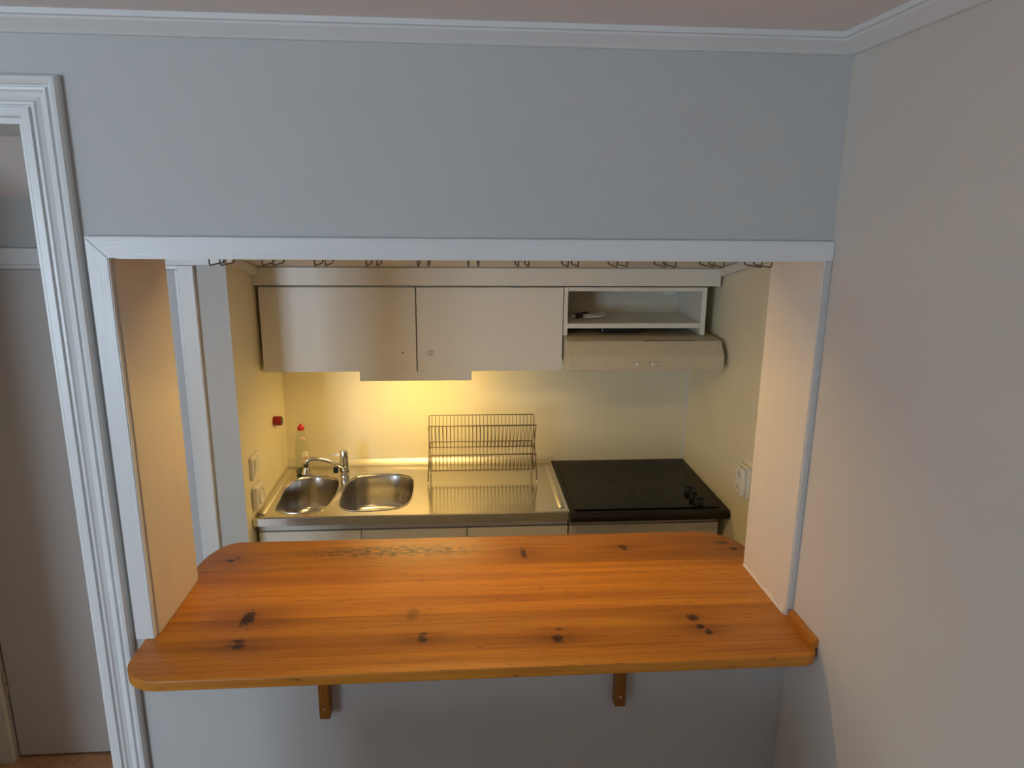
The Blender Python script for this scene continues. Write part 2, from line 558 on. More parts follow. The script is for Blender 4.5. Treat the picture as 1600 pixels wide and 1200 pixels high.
# crown moulding: (projection, drop below ceiling)
CP = [(0, 0), (.050, 0), (.050, .010), (.043, .011), (.040, .015), (.030, .021), (.018, .028), (.010, .0335), (.004, .0335), (0, .0335)]
def crown(name, along, label):
    bm = bmesh.new()
    rows = []
    if along == 'x':
        for t in (0, 1):
            rows.append([bm.verts.new(((RX0 + p if t == 0 else XR - p), -p, CEIL - d)) for p, d in CP])
    else:
        for t in (0, 1):
            rows.append([bm.verts.new((XR - p, (-p if t == 0 else RY0 + p), CEIL - d)) for p, d in CP])
    n = len(CP)
    for i in range(n):
        j = (i + 1) % n
        bm.faces.new((rows[0][i], rows[0][j], rows[1][j], rows[1][i]))
    bm.faces.new(rows[0])
    bm.faces.new(rows[1])
    return struct(name, bm, M['trim'], label, 'moulding')
crown('trim_1', 'x', 'white crown moulding running above the serving hatch wall')
crown('trim_2', 'y', 'white crown moulding along the right hand wall')

# moulded door casing
CAS = [(0, 0), (0, .014), (.003, .016), (.017, .016), (.0185, .009), (.021, .009), (.022, .014), (.027, .014), (.030, .010), (.038, .007),
       (.045, .010), (.049, .016), (.053, .0165), (.055, .011), (.0575, .011), (.060, .017), (.066, .021), (.072, .020), (.076, .014), (.076, 0)]
bm = bmesh.new()
rows = []
for k in range(4):
    r = []
    for wv, h in CAS:
        x = (DX1 + wv) if k < 2 else (DX0 - wv)
        z = 0 if k in (0, 3) else DZ + wv
        r.append(bm.verts.new((x, -h, z)))
    rows.append(r)
for a, b_ in zip(rows, rows[1:]):
    for i in range(len(CAS) - 1):
        bm.faces.new((a[i], a[i + 1], b_[i + 1], b_[i]))
for r in (rows[0], rows[-1]):
    bm.faces.new(r)
struct('trim_3', bm, M['trim'], 'white ribbed moulding framing the doorway on the left', 'door casing')
# lining inside the doorway
struct('trim_4', multi([(DX1 - .012, DX1 - .0005, .0, WT, 0, DZ - .0005), (DX0 + .0005, DX0 + .012, .0, WT, 0, DZ - .0005), (DX0 + .012, DX1 - .012, .0, WT, DZ - .012, DZ - .0005)]),
       M['trim'], 'white lining boards inside the doorway', 'door lining')

# hatch casing: three boards, and the lining boards inside the wall
hc = struct_root('trim_5', 'flat white painted boards framing the serving hatch', 'hatch frame', (OX0, 0, BZ))
FO, FT = -0.827, 2.024
PR = 0.014
bm = bmesh.new(); prism(bm, [(FO, FT), (XR - .0005, FT), (XR - .0005, OZ1), (OX0, OZ1)], 1, -PR, -.0003)
bmesh.ops.bevel(bm, geom=[e for e in bm.edges if all(v.co.y < -.01 for v in e.verts)], offset=.002, segments=2, affect='EDGES')
obj('head_board', bm, M['trim_grain_h'], hc)
bm = bmesh.new(); prism(bm, [(FO, FT), (OX0, OZ1), (OX0, BZ + .0005), (FO, BZ + .0005)], 1, -PR, -.0003)
bmesh.ops.bevel(bm, geom=[e for e in bm.edges if all(v.co.y < -.01 for v in e.verts)], offset=.002, segments=2, affect='EDGES')
obj('side_board', bm, M['trim_grain_v'], hc)
obj('side_board', B(OX1, XR - .0006, -PR + .003, -.0003, BZ + .022, OZ1 - .0005, bev=.0015), M['wall'], hc)
hl = struct_root('trim_6', 'gloss painted jamb boards lining the serving hatch', 'hatch lining', (OX0, WT / 2, BZ))
obj('jamb_board', B(OX0 - .004, OX0 + .003, .004, WT + .003, BZ + .0005, OZ1), M['jamb'], hl)
obj('jamb_board', B(OX1 - .003, OX1 + .004, -.004, WT + .003, BZ + .0005, OZ1), M['jamb'], hl)
obj('soffit_board', B(OX0 + .003, OX1 - .003, .004, WT + .003, OZ1 - .003, OZ1 + .003), M['jamb'], hl)
# ragged caulk along the foot of the right jamb
bm = bmesh.new()
prev = None
for k in range(25):
    y = .002 + (WT - .002) * k / 24
    h = .004 + .006 * random.random() + (.012 if k < 3 else 0) + (.010 if 5 < k < 11 else 0)
    a = [bm.verts.new((OX1 - .0032, y, BZ + .0004)), bm.verts.new((OX1 - .0060, y, BZ + .0006)), bm.verts.new((OX1 - .0048, y, BZ + h * .6)), bm.verts.new((OX1 - .0032, y, BZ + h))]
    if prev:
        for i in range(3):
            bm.faces.new((prev[i], prev[i + 1], a[i + 1], a[i]))
    prev = a
obj('caulk_bead', bm, M['filler'], hl)

# ------------------------------------------------------------------ hall and kitchen shell
ROOF = 2.60
struct('wall_hall_left', B(-2.0, -1.86, WT, 1.70, 0, ROOF), M['wall'], 'grey hall wall just left of the hall door', 'wall')
struct('wall_hall_back', multi([
    (-1.86, -1.80, YS, 1.06, 0, ROOF), (-1.80, -1.02, YS, 1.06, 1.887, ROOF), (-1.86, -1.02, 1.09, 1.20, 0, ROOF)]),
    M['wall'], 'shaded grey hall wall around the flush door', 'wall')
struct('wall_kitchen_left', B(-1.02, KL, YS, 1.70, 0, ROOF), M['kwall'], 'narrow partition between hall door and sink with pale end face', 'wall')
wk = bpy.data.objects['wall_kitchen_left']
wk.data.materials.append(M['wall'])
for p_ in wk.data.polygons:
    if p_.normal.y < -.5 or p_.normal.x < -.5:
        p_.material_index = 1
struct('wall_kitchen_back', B(KL, 1.10, KB, 1.70, 0, ROOF), M['kwall'], 'cream kitchen wall behind the sink and dish rack', 'wall')
struct('wall_kitchen_right', B(KR, 1.10, WT, KB, 0, ROOF), M['kwall'], 'cream kitchen wall right of the black hob', 'wall')
struct('ceiling_roof', B(-2.0, 1.10, WT, 1.70, ROOF, ROOF + .1), M['ceil'], 'flat roof over hall and kitchen, hidden above the hatch', 'ceiling')
bm = bmesh.new()
prism(bm, [(WT, 2.11 + .55 * (YS - WT)), (YS, 2.11), (YS, 2.15), (WT, 2.15 + .55 * (YS - WT))], 0, -1.86, -1.02)
struct('ceiling_hall', bm, M['ceil'], 'sloping hall ceiling glimpsed through the doorway', 'ceiling')
KS = 0.20
kz = lambda y: 1.873 + KS * (CY - y)
bm = bmesh.new()
prism(bm, [(WT, kz(WT)), (CY + .02, kz(CY + .02)), (CY + .02, kz(CY) + .05), (WT, kz(WT) + .05)], 0, -1.0195, KR)
struct('ceiling_kitchen', bm, M['kceil'], 'sloping cream ceiling just above the glass hangers', 'ceiling')
for nm, x0, x1, lab in (('trim_7', KL, KL + .022, 'small cove strip under the sloping ceiling, left kitchen wall'), ('trim_8', KR - .022, KR, 'small cove strip under the sloping ceiling, right kitchen wall')):
    bm = bmesh.new()
    ya = YS if x0 < 0 else WT + .05
    prism(bm, [(ya, kz(ya) - .030), (CY - .016, kz(CY) - .030), (CY - .016, kz(CY)), (ya, kz(ya))], 0, x0, x1)
    struct(nm, bm, M['kceil'], lab, 'trim')
struct('trim_9', B(KL + .001, .957, CY - .014, CY + .012, 1.804, kz(CY) - .0005, bev=.0012), M['cup'], 'cream fascia board above the wall cupboards', 'fascia')
struct('trim_10', B(KR - .007, KR - .0005, KB - .007, KB - .0005, WZ + .006, 1.80), M['trim'], 'thin white corner strip behind the hob', 'trim')
# hall door casing and door
hcs = struct_root('trim_11', 'plain white casing around the flush hall door', 'door casing', (-1.4, YS, 0))
obj('head_board', B(-1.858, KL - .0005, YS - .018, YS - .0005, 1.900, 1.953, bev=.002), M['trim_grain_h'], hcs)
obj('head_bead', B(-1.80, -1.010, YS - .012, YS - .0005, 1.886, 1.8995, bev=.002), M['trim'], hcs)
obj('side_board', B(-1.010, -0.958, YS - .018, YS - .0005, 0, 1.8995, bev=.002), M['trim_grain_v'], hcs)
obj('side_bead', B(-1.021, -1.0105, YS - .012, YS - .0005, 0, 1.8855, bev=.002), M['trim'], hcs)
obj('side_board', B(-1.858, -1.802, YS - .018, YS - .0005, 0, 1.8995, bev=.002), M['trim_grain_v'], hcs)
d1 = struct_root('door_1', 'flush grey white hall door seen past the moulded doorway', 'door', (-1.41, YS + .06, 0))
obj('door_leaf', B(-1.793, -1.027, YS + .010, YS + .05, .012, 1.884, bev=.002), M['door'], d1)
for z in (.29, 1.60):
    bm = bmesh.new()
    lathe(bm, [(.007, 0), (.007, .047)], (-1.796, YS + .003, z), seg=12)
    lathe(bm, [(.007, .050), (.007, .097)], (-1.796, YS + .003, z), seg=12)
    obj('hinge', bm, M['screw'], d1, 40)

# ------------------------------------------------------------------ pine bar top
bar = thing('bar_top', 'orange varnished pine bar top with dark knots in the serving hatch', 'bar counter', (0, .15, BZ - BT))
def arc(cx, cy, rx, ry, a0, a1, n=10):
    return [(cx + rx * math.cos(math.radians(a0 + (a1 - a0) * k / n)), cy + ry * math.sin(math.radians(a0 + (a1 - a0) * k / n))) for k in range(n + 1)]
g = .0006
right = [(.690, -.170)] + arc(.690, -.128, .042, .042, -90, 0, 8)[1:] + [(.732, -.0008), (OX1 - .0036, -.0008), (OX1 - .0036, WT + .0034), (.772, WT + .0034)] + arc(.642, .35, .130, .130, 0, 90, 12)
left = [(-.723, -.170)] + arc(-.723, -.085, .085, .085, 270, 180, 12)[1:] + [(-.808, -.0008), (OX0 + .0036, -.0008), (OX0 + .0036, WT + .0034), (-.812, WT + .0034)] + arc(-.732, .33, .080, .150, 180, 90, 12)
def clip(side, y0, y1):
    out = []
    for (xa, ya), (xb, yb) in zip(side, side[1:]):
        if yb < y0 or ya > y1:
            continue
        def at(y):
            return xa + (xb - xa) * ((y - ya) / (yb - ya)) if abs(yb - ya) > 1e-9 else xb
        p0 = (xa, ya) if ya >= y0 else (at(y0), y0)
        p1 = (xb, yb) if yb <= y1 else (at(y1), y1)
        for p in (p0, p1):
            if not out or (abs(out[-1][0] - p[0]) + abs(out[-1][1] - p[1])) > 1e-6:
                out.append(p)
    return out
joints = [-.1701, -.102, .055, .295, .4801]
tones = [1.22, 1.10, 1.32, 1.02]
for k in range(4):
    y0, y1 = joints[k] + (.0003 if k else 0), joints[k + 1] - (.0003 if k < 3 else 0)
    R_ = clip(right, y0, y1)
    L_ = clip(left, y0, y1)
    poly = R_ + L_[::-1]
    bm = bmesh.new()
    prism(bm, poly, 2, BZ - BT, BZ)
    es = []
    for e in bm.edges:
        a, b_ = e.verts
        if abs(a.co.z - b_.co.z) < 1e-6:
            onj = any(abs(a.co.y - yy) < 1e-5 and abs(b_.co.y - yy) < 1e-5 for yy in ((y0,) if k else ()) + ((y1,) if k < 3 else ()))
            inn = all(-.01 < v.co.y < WT + .01 for v in (a, b_))
            if not onj and not inn:
                es.append(e)
    bmesh.ops.bevel(bm, geom=es, offset=.004, segments=3, profile=.5, affect='EDGES')
    bmesh.ops.triangulate(bm, faces=[f for f in bm.faces if len(f.verts) > 4])
    obj('plank', bm, pine('pine_plank_%d' % k, tones[k], k * 2.3 + 1, near(y0, y1)), bar, 35)

# brackets on the wall below
for i, (x0, x1, lab) in enumerate(((-.419, -.394, 'small wooden bracket under the bar nearest the doorway'), (.296, .322, 'small wooden bracket under the bar nearest the right wall'))):
    br = thing('shelf_bracket', lab, 'bracket', ((x0 + x1) / 2, -.02, .896), 'brackets holding up the bar')
    obj('upright', B(x0, x1, -.034, -.0005, .896, BZ - BT - .0005, bev=.0015), M['bracket'], br)
    obj('arm', B(x0, x1, -.095, -.0345, BZ - BT - .026, BZ - BT - .0006, bev=.0015), M['bracket'], br)
    bm = bmesh.new()
    lathe(bm, [(.0042, 0), (.0036, .0012), (.0012, .0014), (0, .0004)], ((x0 + x1) / 2, -.034, .924), (0, -1, 0), 14)
    obj('screw', bm, M['screw'], br, 40)
bm = bmesh.new()
prism(bm, [(XR - .0145, BZ + .0004), (XR - .0005, BZ + .0004), (XR - .0005, BZ + .022), (XR - .007, BZ + .022), (XR - .0085, BZ + .017), (XR - .0145, BZ + .015)], 1, -.140, -.0145)
tag(obj('edge_strip', bm, M['strip']), 'short grooved wooden strip on the bar against the right wall', 'wood strip')

# ------------------------------------------------------------------ glass hangers under the hatch soffit
def hanger():
    t = thing('glass_hanger', '', 'glass hanger', (0, 0, 0), 'wire glass hangers under the hatch')
    obj('mount_plate', B(-.016, .016, -.006, .010, -.0022, -.0002, bev=.0006), M['brasswire'], t, local=True)
    for s in (-1, 1):
        x = s * .012
        bm = bmesh.new()
        tube(bm, smooth_path([(x, 0, -.0015), (x, 0, -.012), (x, .001, -.019), (x, .008, -.0225), (x, .03, -.0225), (x, .085, -.0225), (x, .098, -.0215), (x, .104, -.017)], 4), .0018, 8)
        lathe(bm, [(0, -.0024), (.0018, -.0016), (.0024, 0), (.0018, .0016), (0, .0024)], (x, .104, -.0165), seg=8)
        obj('wire', bm, M['brasswire'], t, 60, local=True)
    return t
ORD = ['first', 'second', 'third', 'fourth', 'fifth', 'sixth']
hz = OZ1 - .003
h0 = hanger()
for i in range(12):
    if i == 0:
        h = h0
    else:
        h = h0.copy(); COL.objects.link(h)
        for ch in h0.children:
            c = ch.copy(); COL.objects.link(c); c.parent = h
    h.location = (-.629 + i * .1169, .145, hz)
    side = ('left', i) if i < 6 else ('right', 11 - i)
    h['label'] = 'bent wire glass hanger under the hatch, %s from the %s jamb' % (ORD[side[1]], side[0])

# slim light under the hatch soffit, hidden behind the head board
hlz = 1.978
hy = WT + .0035
hlt = thing('hatch_light', 'slim light strip behind the hatch head shining down on the bar', 'light', (-.05, hy, hlz - .012))
obj('channel', multi([(-.36, .26, hy, hy + .002, hlz - .014, 2.02), (-.36, .26, hy + .0205, hy + .0225, hlz - .007, hlz), (-.36, .26, hy + .002, hy + .0205, hlz - .002, hlz),
                      (-.362, -.3602, hy, hy + .0225, hlz - .009, hlz), (.2602, .262, hy, hy + .0225, hlz - .009, hlz)]), M['alu'], hlt)
obj('lens', B(-.359, .259, hy + .0023, hy + .0202, hlz - .006, hlz - .0023), M['led'], hlt)

# ------------------------------------------------------------------ wall cupboards
def cupboard(x0, x1, label, door_label):
    t = thing('wall_cupboard', label, 'cupboard', ((x0 + x1) / 2, CY + .16, 1.466), 'flush wall cupboards above the sink')
    obj('carcass', B(x0 + .001, x1 - .001, CY + .019, KB - .0005, 1.466, 1.798), M['cup'], t)
    d = obj('door', B(x0 + .0022, x1 - .0022, CY, CY + .018, 1.464, 1.796, bev=.0012), M['cup'], t)
    return t, d
XC = [-.844, -.2464, .3339, .9105]
c1, dd1 = cupboard(XC[0], XC[1], 'flush cream wall cupboard above the sink with one small handle hole', '')
bm = bmesh.new(); lathe(bm, [(.0032, 0), (.0032, .0006), (0, .0006)], (-.302, CY + .0002, 1.540), (0, -1, 0), 12)
obj('handle_hole', bm, M['dark'], dd1)
c2, dd2 = cupboard(XC[1], XC[2], 'flush cream wall cupboard with a ring shaped handle scar', '')
bm = bmesh.new()
for cx, cz, r in ((-.198, 1.537, .010), (-.188, 1.540, .009)):
    tube(bm, [(cx + r * math.cos(2 * PI * k / 16), CY - .0002, cz + r * math.sin(2 * PI * k / 16)) for k in range(16)], .0011, 5, closed=True)
obj('handle_scar', bm, M['grey'], dd2)
# open shelf unit
su = thing('shelf_unit', 'open cream shelf cupboard above the cooker hood', 'shelf', ((XC[2] + XC[3]) / 2, CY + .16, 1.606))
x0, x1 = XC[2], XC[3]
obj('side_panel', B(x0 + .001, x0 + .017, CY, KB - .001, 1.606, 1.798, bev=.0008), M['cup'], su)
sp = obj('side_panel', B(x1 - .019, x1, CY, KB - .001, 1.606, 1.798, bev=.0008), M['cup'], su)
obj('top_panel', B(x0 + .0175, x1 - .0195, CY, KB - .001, 1.782, 1.798, bev=.0008), M['cup'], su)
obj('shelf_board', B(x0 + .0175, x1 - .0195, CY, KB - .012, 1.635, 1.654, bev=.0008), M['cup'], su)
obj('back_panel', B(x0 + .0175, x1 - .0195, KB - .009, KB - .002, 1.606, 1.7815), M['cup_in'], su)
first = None
for y in (CY + .035, KB - .05):
    for k in range(4):
        if first is None:
            bm = bmesh.new(); lathe(bm, [(.0028, 0), (.0028, .0005), (0, .0005)], (x1 - .0192, y, 1.675), (-1, 0, 0), 10)
            first = obj('peg_hole', bm, M['dark'], sp); y_first = y
        else:
            c = first.copy(); COL.objects.link(c); c.location = first.location + Vector((0, y - y_first, k * .027))
obj('bracket_plate', B(x1 - .085, x1 - .035, KB - .014, KB - .0092, 1.735, 1.775, bev=.002), M['switch'], su)

# cable lying on the shelf
cb = thing('coiled_cable', 'coiled white mains cable with dark plug on the open shelf', 'cable', (.465, 1.40, 1.654))
pts = []
for k in range(70):
    a = k / 70 * 2 * PI * 3.2
    rx = .040 + .006 * math.sin(a * .7)
    pts.append((.487 + rx * math.cos(a) + .002 * k / 10, 1.395 + .030 * math.sin(a + .25), 1.6585 + .0035 * (k / 22) + .002 * math.sin(a * 1.7)))
pts += [(.450, 1.385, 1.667), (.432, 1.378, 1.664)]
bm = bmesh.new(); tube(bm, smooth_path(pts, 2), .0032, 7)
obj('cord', bm, M['cable'], cb, 60)
bm = bmesh.new(); lathe(bm, [(.0045, 0), (.008, .006), (.0115, .020), (.012, .030), (.009, .033)], (.436, 1.379, 1.667), (-1, -.1, -.02), 14)
pg = obj('plug', bm, M['black'], cb, 40)
bm = bmesh.new()
for s in (-1, 1):
    lathe(bm, [(.0021, 0), (.0021, .017), (.0012, .019)], (.404, 1.3755 + s * .006, 1.6663), (-1, -.1, -.02), 8)
obj('pin', bm, M['chrome'], pg, 40)
bm = bmesh.new()
tube(bm, [(.448 + .014 * math.cos(t / 12 * 2 * PI), 1.405 + .010 * math.sin(t / 12 * 2 * PI), 1.676) for t in range(12)], .003, 6, closed=True)
obj('tie', bm, M['black'], cb, 60)

# ------------------------------------------------------------------ cooker hood
hd = thing('cooker_hood', 'beige cooker hood with slanted front under the open shelf', 'cooker hood', (.64, 1.30, 1.494))
HX0, HX1 = .338, .945
bm = bmesh.new()
prism(bm, [(1.094, 1.494), (1.094, 1.550), (1.140, 1.600), (CY - .002, 1.6045), (KB - .012, 1.6045), (KB - .012, 1.530), (1.30, 1.505)], 0, HX0, HX1)
es = [e for e in bm.edges if all(v.co.y < 1.2 for v in e.verts)]
bmesh.ops.bevel(bm, geom=es, offset=.0022, segments=2, affect='EDGES')
hb = obj('hood_body', bm, M['hood'], hd)
obj('motor_housing', B(.50, .66, 1.30, 1.50, 1.606, 1.630, bev=.006), M['black'], hd)
bm = bmesh.new()
vs = [(.636, 1.143), (.648, 1.143), (.657, 1.151), (.645, 1.151)]
f = [bm.verts.new((a, b_, 1.6009 + (b_ - 1.14) * .044)) for a, b_ in vs]
f2 = [bm.verts.new((a, b_, 1.5985)) for a, b_ in vs]
bm.faces.new(f)
for i in range(4):
    bm.faces.new((f[i], f[(i + 1) % 4], f2[(i + 1) % 4], f2[i]))
v0 = obj('vent_slot', bm, M['dark'], hd)
for k in range(1, 12):
    c = v0.copy(); COL.objects.link(c); c.location = v0.location + Vector((k * .0172, 0, 0))
# sliders with their printed marks
for (cx, wd, marks) in ((.600, .0, [(-.013, .011), (.004, .011), (.012, .009)]), (.661, .028, [(-.012, .011), (.004, .012), (.011, .012), (.018, .012), (.025, .012)])):
    bm = bmesh.new()
    box(bm, cx - .006, cx + .006, 1.088, 1.0945, 1.513, 1.5215, bev=.0015)
    sl = obj('slider', bm, M['switch'], hd)
    bm = bmesh.new()
    box(bm, cx - .010, cx + .010 + wd, 1.0928, 1.0938, 1.5115, 1.5128)
    box(bm, cx - .010, cx - .0085, 1.0928, 1.0938, 1.5128, 1.522)
    for i, (mx, mz) in enumerate(marks):
        r = .0026 if i == 0 else .0012
        box(bm, cx + mx - r, cx + mx + r, 1.0928, 1.0938, 1.5165 + mz - (.0026 if i == 0 else .004), 1.5165 + mz + (.0026 if i == 0 else .004))
    obj('printed_scale', bm, M['grey'], hd)
# side ridge of the hood's filter
obj('filter_panel', B(HX0 + .02, HX1 - .02, 1.12, 1.30, 1.488, 1.4945), M['screw'], hd)

# ------------------------------------------------------------------ lamp under the cupboards
lp = thing('cupboard_lamp', 'glowing strip lamp behind a cream board under the wall cupboards', 'lamp', (-.252, CY + .05, 1.425))
obj('front_board', B(-.473, -.031, CY + .002, CY + .010, 1.425, 1.4635, bev=.001), M['cup'], lp)
obj('housing', B(-.472, -.032, CY + .0105, CY + .075, 1.440, 1.4655, bev=.002), M['trim'], lp)
obj('diffuser', B(-.462, -.042, CY + .013, CY + .070, 1.4235, 1.4398, bev=.004), M['tube'], lp)

# ------------------------------------------------------------------ sink bench
BL = [(-0.792, 1.08), (-0.798, 1.15), (-0.803, 1.235), (-0.805, 1.304), (-0.793, 1.369), (-0.761, 1.414), (-0.715, 1.429), (-0.66, 1.422), (-0.616, 1.395), (-0.594, 1.345), (-0.585, 1.265), (-0.584, 1.183), (-0.593, 1.107), (-0.614, 1.055), (-0.655, 1.035), (-0.712, 1.032), (-0.760, 1.040), (-0.782, 1.058)]
BR = [(-0.554, 1.105), (-0.561, 1.183), (-0.562, 1.285), (-0.554, 1.366), (-0.528, 1.412), (-0.478, 1.436), (-0.418, 1.440), (-0.348, 1.432), (-0.300, 1.401), (-0.279, 1.350), (-0.273, 1.246), (-0.276, 1.151), (-0.29, 1.095), (-0.322, 1.061), (-0.380, 1.044), (-0.461, 1.038), (-0.514, 1.049), (-0.542, 1.073)]
def closed_smooth(pts, n=3):
    P = [Vector((a, b_, 0)) for a, b_ in pts]
    m = len(P)
    out = []
    for i in range(m):
        a, b_, c, d = P[i - 1], P[i], P[(i + 1) % m], P[(i + 2) % m]
        for k in range(n):
            t = k / n
            out.append(0.5 * ((2 * b_) + (c - a) * t + (2 * a - 5 * b_ + 4 * c - d) * t * t + (3 * b_ - a - 3 * c + d) * t ** 3))
    return out
BLs, BRs = closed_smooth(BL), closed_smooth(BR)
bench = thing('sink_bench', 'stainless steel double sink bench with ribbed edges', 'sink', (-.26, 1.28, WZ - .035))
SX0, SX1, SY0, SY1 = KL + .002, .3405, .999, KB - .001
bm = bmesh.new()
outer = [bm.verts.new(p) for p in ((SX0, SY0, WZ), (SX1, SY0, WZ), (SX1, SY1, WZ), (SX0, SY1, WZ))]
edges = [bm.edges.new((outer[i], outer[(i + 1) % 4])) for i in range(4)]
for loop in (BLs, BRs):
    vs = [bm.verts.new((p.x, p.y, WZ)) for p in loop]
    edges += [bm.edges.new((vs[i], vs[(i + 1) % len(vs)])) for i in range(len(vs))]
bmesh.ops.triangle_fill(bm, use_beauty=True, use_dissolve=False, edges=edges)
obj('steel_top', bm, M['steel'], bench)
bm = bmesh.new()
prism(bm, [(SY0, WZ), (SY0 - .004, WZ - .004), (SY0 - .004, WZ - .034), (SY0 + .012, WZ - .034), (SY0 + .012, WZ - .031), (SY0, WZ - .030), (SY0, WZ - .006)], 0, SX0, SX1)
obj('front_lip', bm, M['steel'], bench)
bm = bmesh.new()
prism(bm, [(SY1, WZ), (SY1 - .030, WZ + .0005), (SY1 - .024, WZ + .003), (SY1 - .005, WZ + .022), (SY1 - .003, WZ + .027), (SY1, WZ + .028)], 0, SX0, SX1)
obj('upstand', bm, M['steel_matt'], bench, 40)
for xa in (-.832, .316):
    bm = bmesh.new()
    ww = .013
    prof = [(-ww, 0), (-ww * .6, .006), (0, .008), (ww * .6, .006), (ww, 0)]
    rows = []
    for y, s in ((1.03, .2), (1.042, 1), (1.50, 1), (1.515, .2)):
        rows.append([bm.verts.new((xa + px * (1 if s == 1 else .7), y, WZ + .0002 + pz * s)) for px, pz in prof])
    for a, b_ in zip(rows, rows[1:]):
        for i in range(4):
            bm.faces.new((a[i], a[i + 1], b_[i + 1], b_[i]))
    obj('raised_rim', bm, M['steel_matt'], bench, 60)
for loop, ctr in ((BLs, Vector((-.692, 1.23, 0))), (BRs, Vector((-.418, 1.24, 0)))):
    bm = bmesh.new()
    rings = []
    for sc, dz in ((1.0, 0.0), (.985, -.003), (.972, -.010), (.945, -.07), (.91, -.130), (.86, -.146), (.76, -.153), (.4, -.156), (.14, -.158)):
        rings.append([bm.verts.new(((p - ctr) * sc + ctr + Vector((0, 0, WZ + dz)))) for p in loop])
    n = len(loop)
    for a, b_ in zip(rings, rings[1:]):
        for i in range(n):
            j = (i + 1) % n
            bm.faces.new((a[i], a[j], b_[j], b_[i]))
    bm.faces.new(rings[-1])
    ba = obj('basin', bm, M['basin'], bench, 50)
    bm = bmesh.new()
    tube(bm, [(p.x, p.y, WZ + .0006) for p in loop], .0022, 6, closed=True)
    obj('basin_rim', bm, M['steel'], ba, 60)
    bm = bmesh.new()
    lathe(bm, [(.040, 0), (.038, .004), (.030, .002), (.012, .001), (.010, .006), (0, .007)], (ctr.x, ctr.y + .02, WZ - .158), seg=28)
    obj('strainer', bm, M['chrome'], ba, 40)

# ------------------------------------------------------------------ base units
bu = thing('base_cabinet', 'white base cabinet with three doors under the sink bench', 'cabinet', (-.26, 1.30, 0), 'base cabinets below the worktops')
obj('carcass', multi([(KL + .014, KL + .030, 1.040, KB - .002, .10, WZ - .036), (.322, .338, 1.040, KB - .002, .10, WZ - .036), (KL + .030, .322, 1.040, KB - .002, .10, .118), (KL + .030, .322, KB - .008, KB - .002, .118, WZ - .036)]), M['cup'], bu)
obj('top_rail', B(KL + .014, .338, 1.022, 1.0395, .896, WZ - .036), M['cup'], bu)
obj('plinth', B(KL + .014, .338, 1.08, 1.095, 0.0005, .0995), M['cup'], bu)
for a, b_ in ((KL + .014, -.462), (-.459, -.056), (-.053, .339)):
    obj('door', B(a, b_, 1.020, 1.038, .105, .890, bev=.0012), M['cup'], bu)
hu = thing('base_cabinet', 'white base cabinet with one wide door under the black hob', 'cabinet', (.64, 1.30, 0), 'base cabinets below the worktops')
obj('carcass', multi([(.345, .361, 1.040, KB - .002, .10, .919), (.927, .943, 1.040, KB - .002, .10, .919), (.361, .927, 1.040, KB - .002, .10, .118), (.361, .927, KB - .008, KB - .002, .118, .919)]), M['cup'], hu)
obj('top_rail', B(.345, .943, 1.022, 1.0395, .896, .919), M['cup'], hu)
obj('plinth', B(.345, .943, 1.08, 1.095, 0.0005, .0995), M['cup'], hu)
obj('door', B(.345, .944, 1.020, 1.038, .105, .890, bev=.0012), M['cup'], hu)

# hob
hob = thing('ceramic_hob', 'glossy black ceramic hob with three knobs beside the sink', 'hob', (.655, 1.27, .92))
bm = bmesh.new()
pr = [(KB - .001, .921), (KB - .001, WZ - .001)] + [(.985 - .020 * math.sin(math.radians(a)), WZ - .021 + .020 * math.cos(math.radians(a))) for a in range(0, 181, 20)]
prism(bm, pr, 0, .342, KR - .003)
obj('worktop', bm, M['hobtop'], hob, 30)
obj('glass_plate', B(.362, .936, 1.000, 1.500, WZ - .0008, WZ + .005, bev=.0012), M['hobglass'], hob)
for y in (1.030, 1.092, 1.154):
    bm = bmesh.new()
    lathe(bm, [(.019, 0), (.0185, .004), (.0165, .020), (.0155, .023), (0, .0235)], (.862, y, WZ + .0052), seg=20)
    k = obj('knob', bm, M['black'], hob, 40)
    obj('grip', B(.8465, .8775, y - .0045, y + .0045, WZ + .027, WZ + .0345, bev=.0015), M['black'], k)

# ------------------------------------------------------------------ tap
tp = thing('mixer_tap', 'chrome single lever mixer tap between the two basins', 'tap', (-.580, 1.425, WZ))
TX, TY = -.580, 1.425
bm = bmesh.new(); lathe(bm, [(.024, 0), (.0235, .004), (.0225, .022), (.0238, .026), (.0225, .030), (.0215, .060), (.0195, .083), (.0195, .086)], (TX, TY, WZ), seg=28)
obj('body', bm, M['chrome'], tp, 40)
bm = bmesh.new(); lathe(bm, [(.0205, 0), (.021, .004), (.0195, .010), (.0190, .026), (.0165, .032), (.008, .035), (0, .0355)], (TX, TY, WZ + .0865), seg=28)
cp = obj('cap', bm, M['chrome'], tp, 40)
bm = bmesh.new(); tube(bm, [(TX - .018, TY + .004, WZ + .094), (TX - .045, TY + .006, WZ + .0945), (TX - .068, TY + .008, WZ + .0945)], .0018, 8)
lathe(bm, [(0, -.0035), (.0035, 0), (0, .0035)], (TX - .069, TY + .008, WZ + .0945), (1, 0, 0), 8)
obj('lever', bm, M['chrome'], tp, 60)
sp_pts = [(TX - .008, TY - .014, WZ + .048), (-.600, 1.395, WZ + .062), (-.625, 1.378, WZ + .080), (-.655, 1.364, WZ + .096), (-.685, 1.356, WZ + .1045), (-.708, 1.352, WZ + .104), (-.722, 1.350, WZ + .096), (-.727, 1.350, WZ + .086)]
bm = bmesh.new(); tube(bm, smooth_path(sp_pts, 5), [.0095] * 8 + [.0085] * 28, 14)
sp_ = obj('spout', bm, M['chrome'], tp, 60)
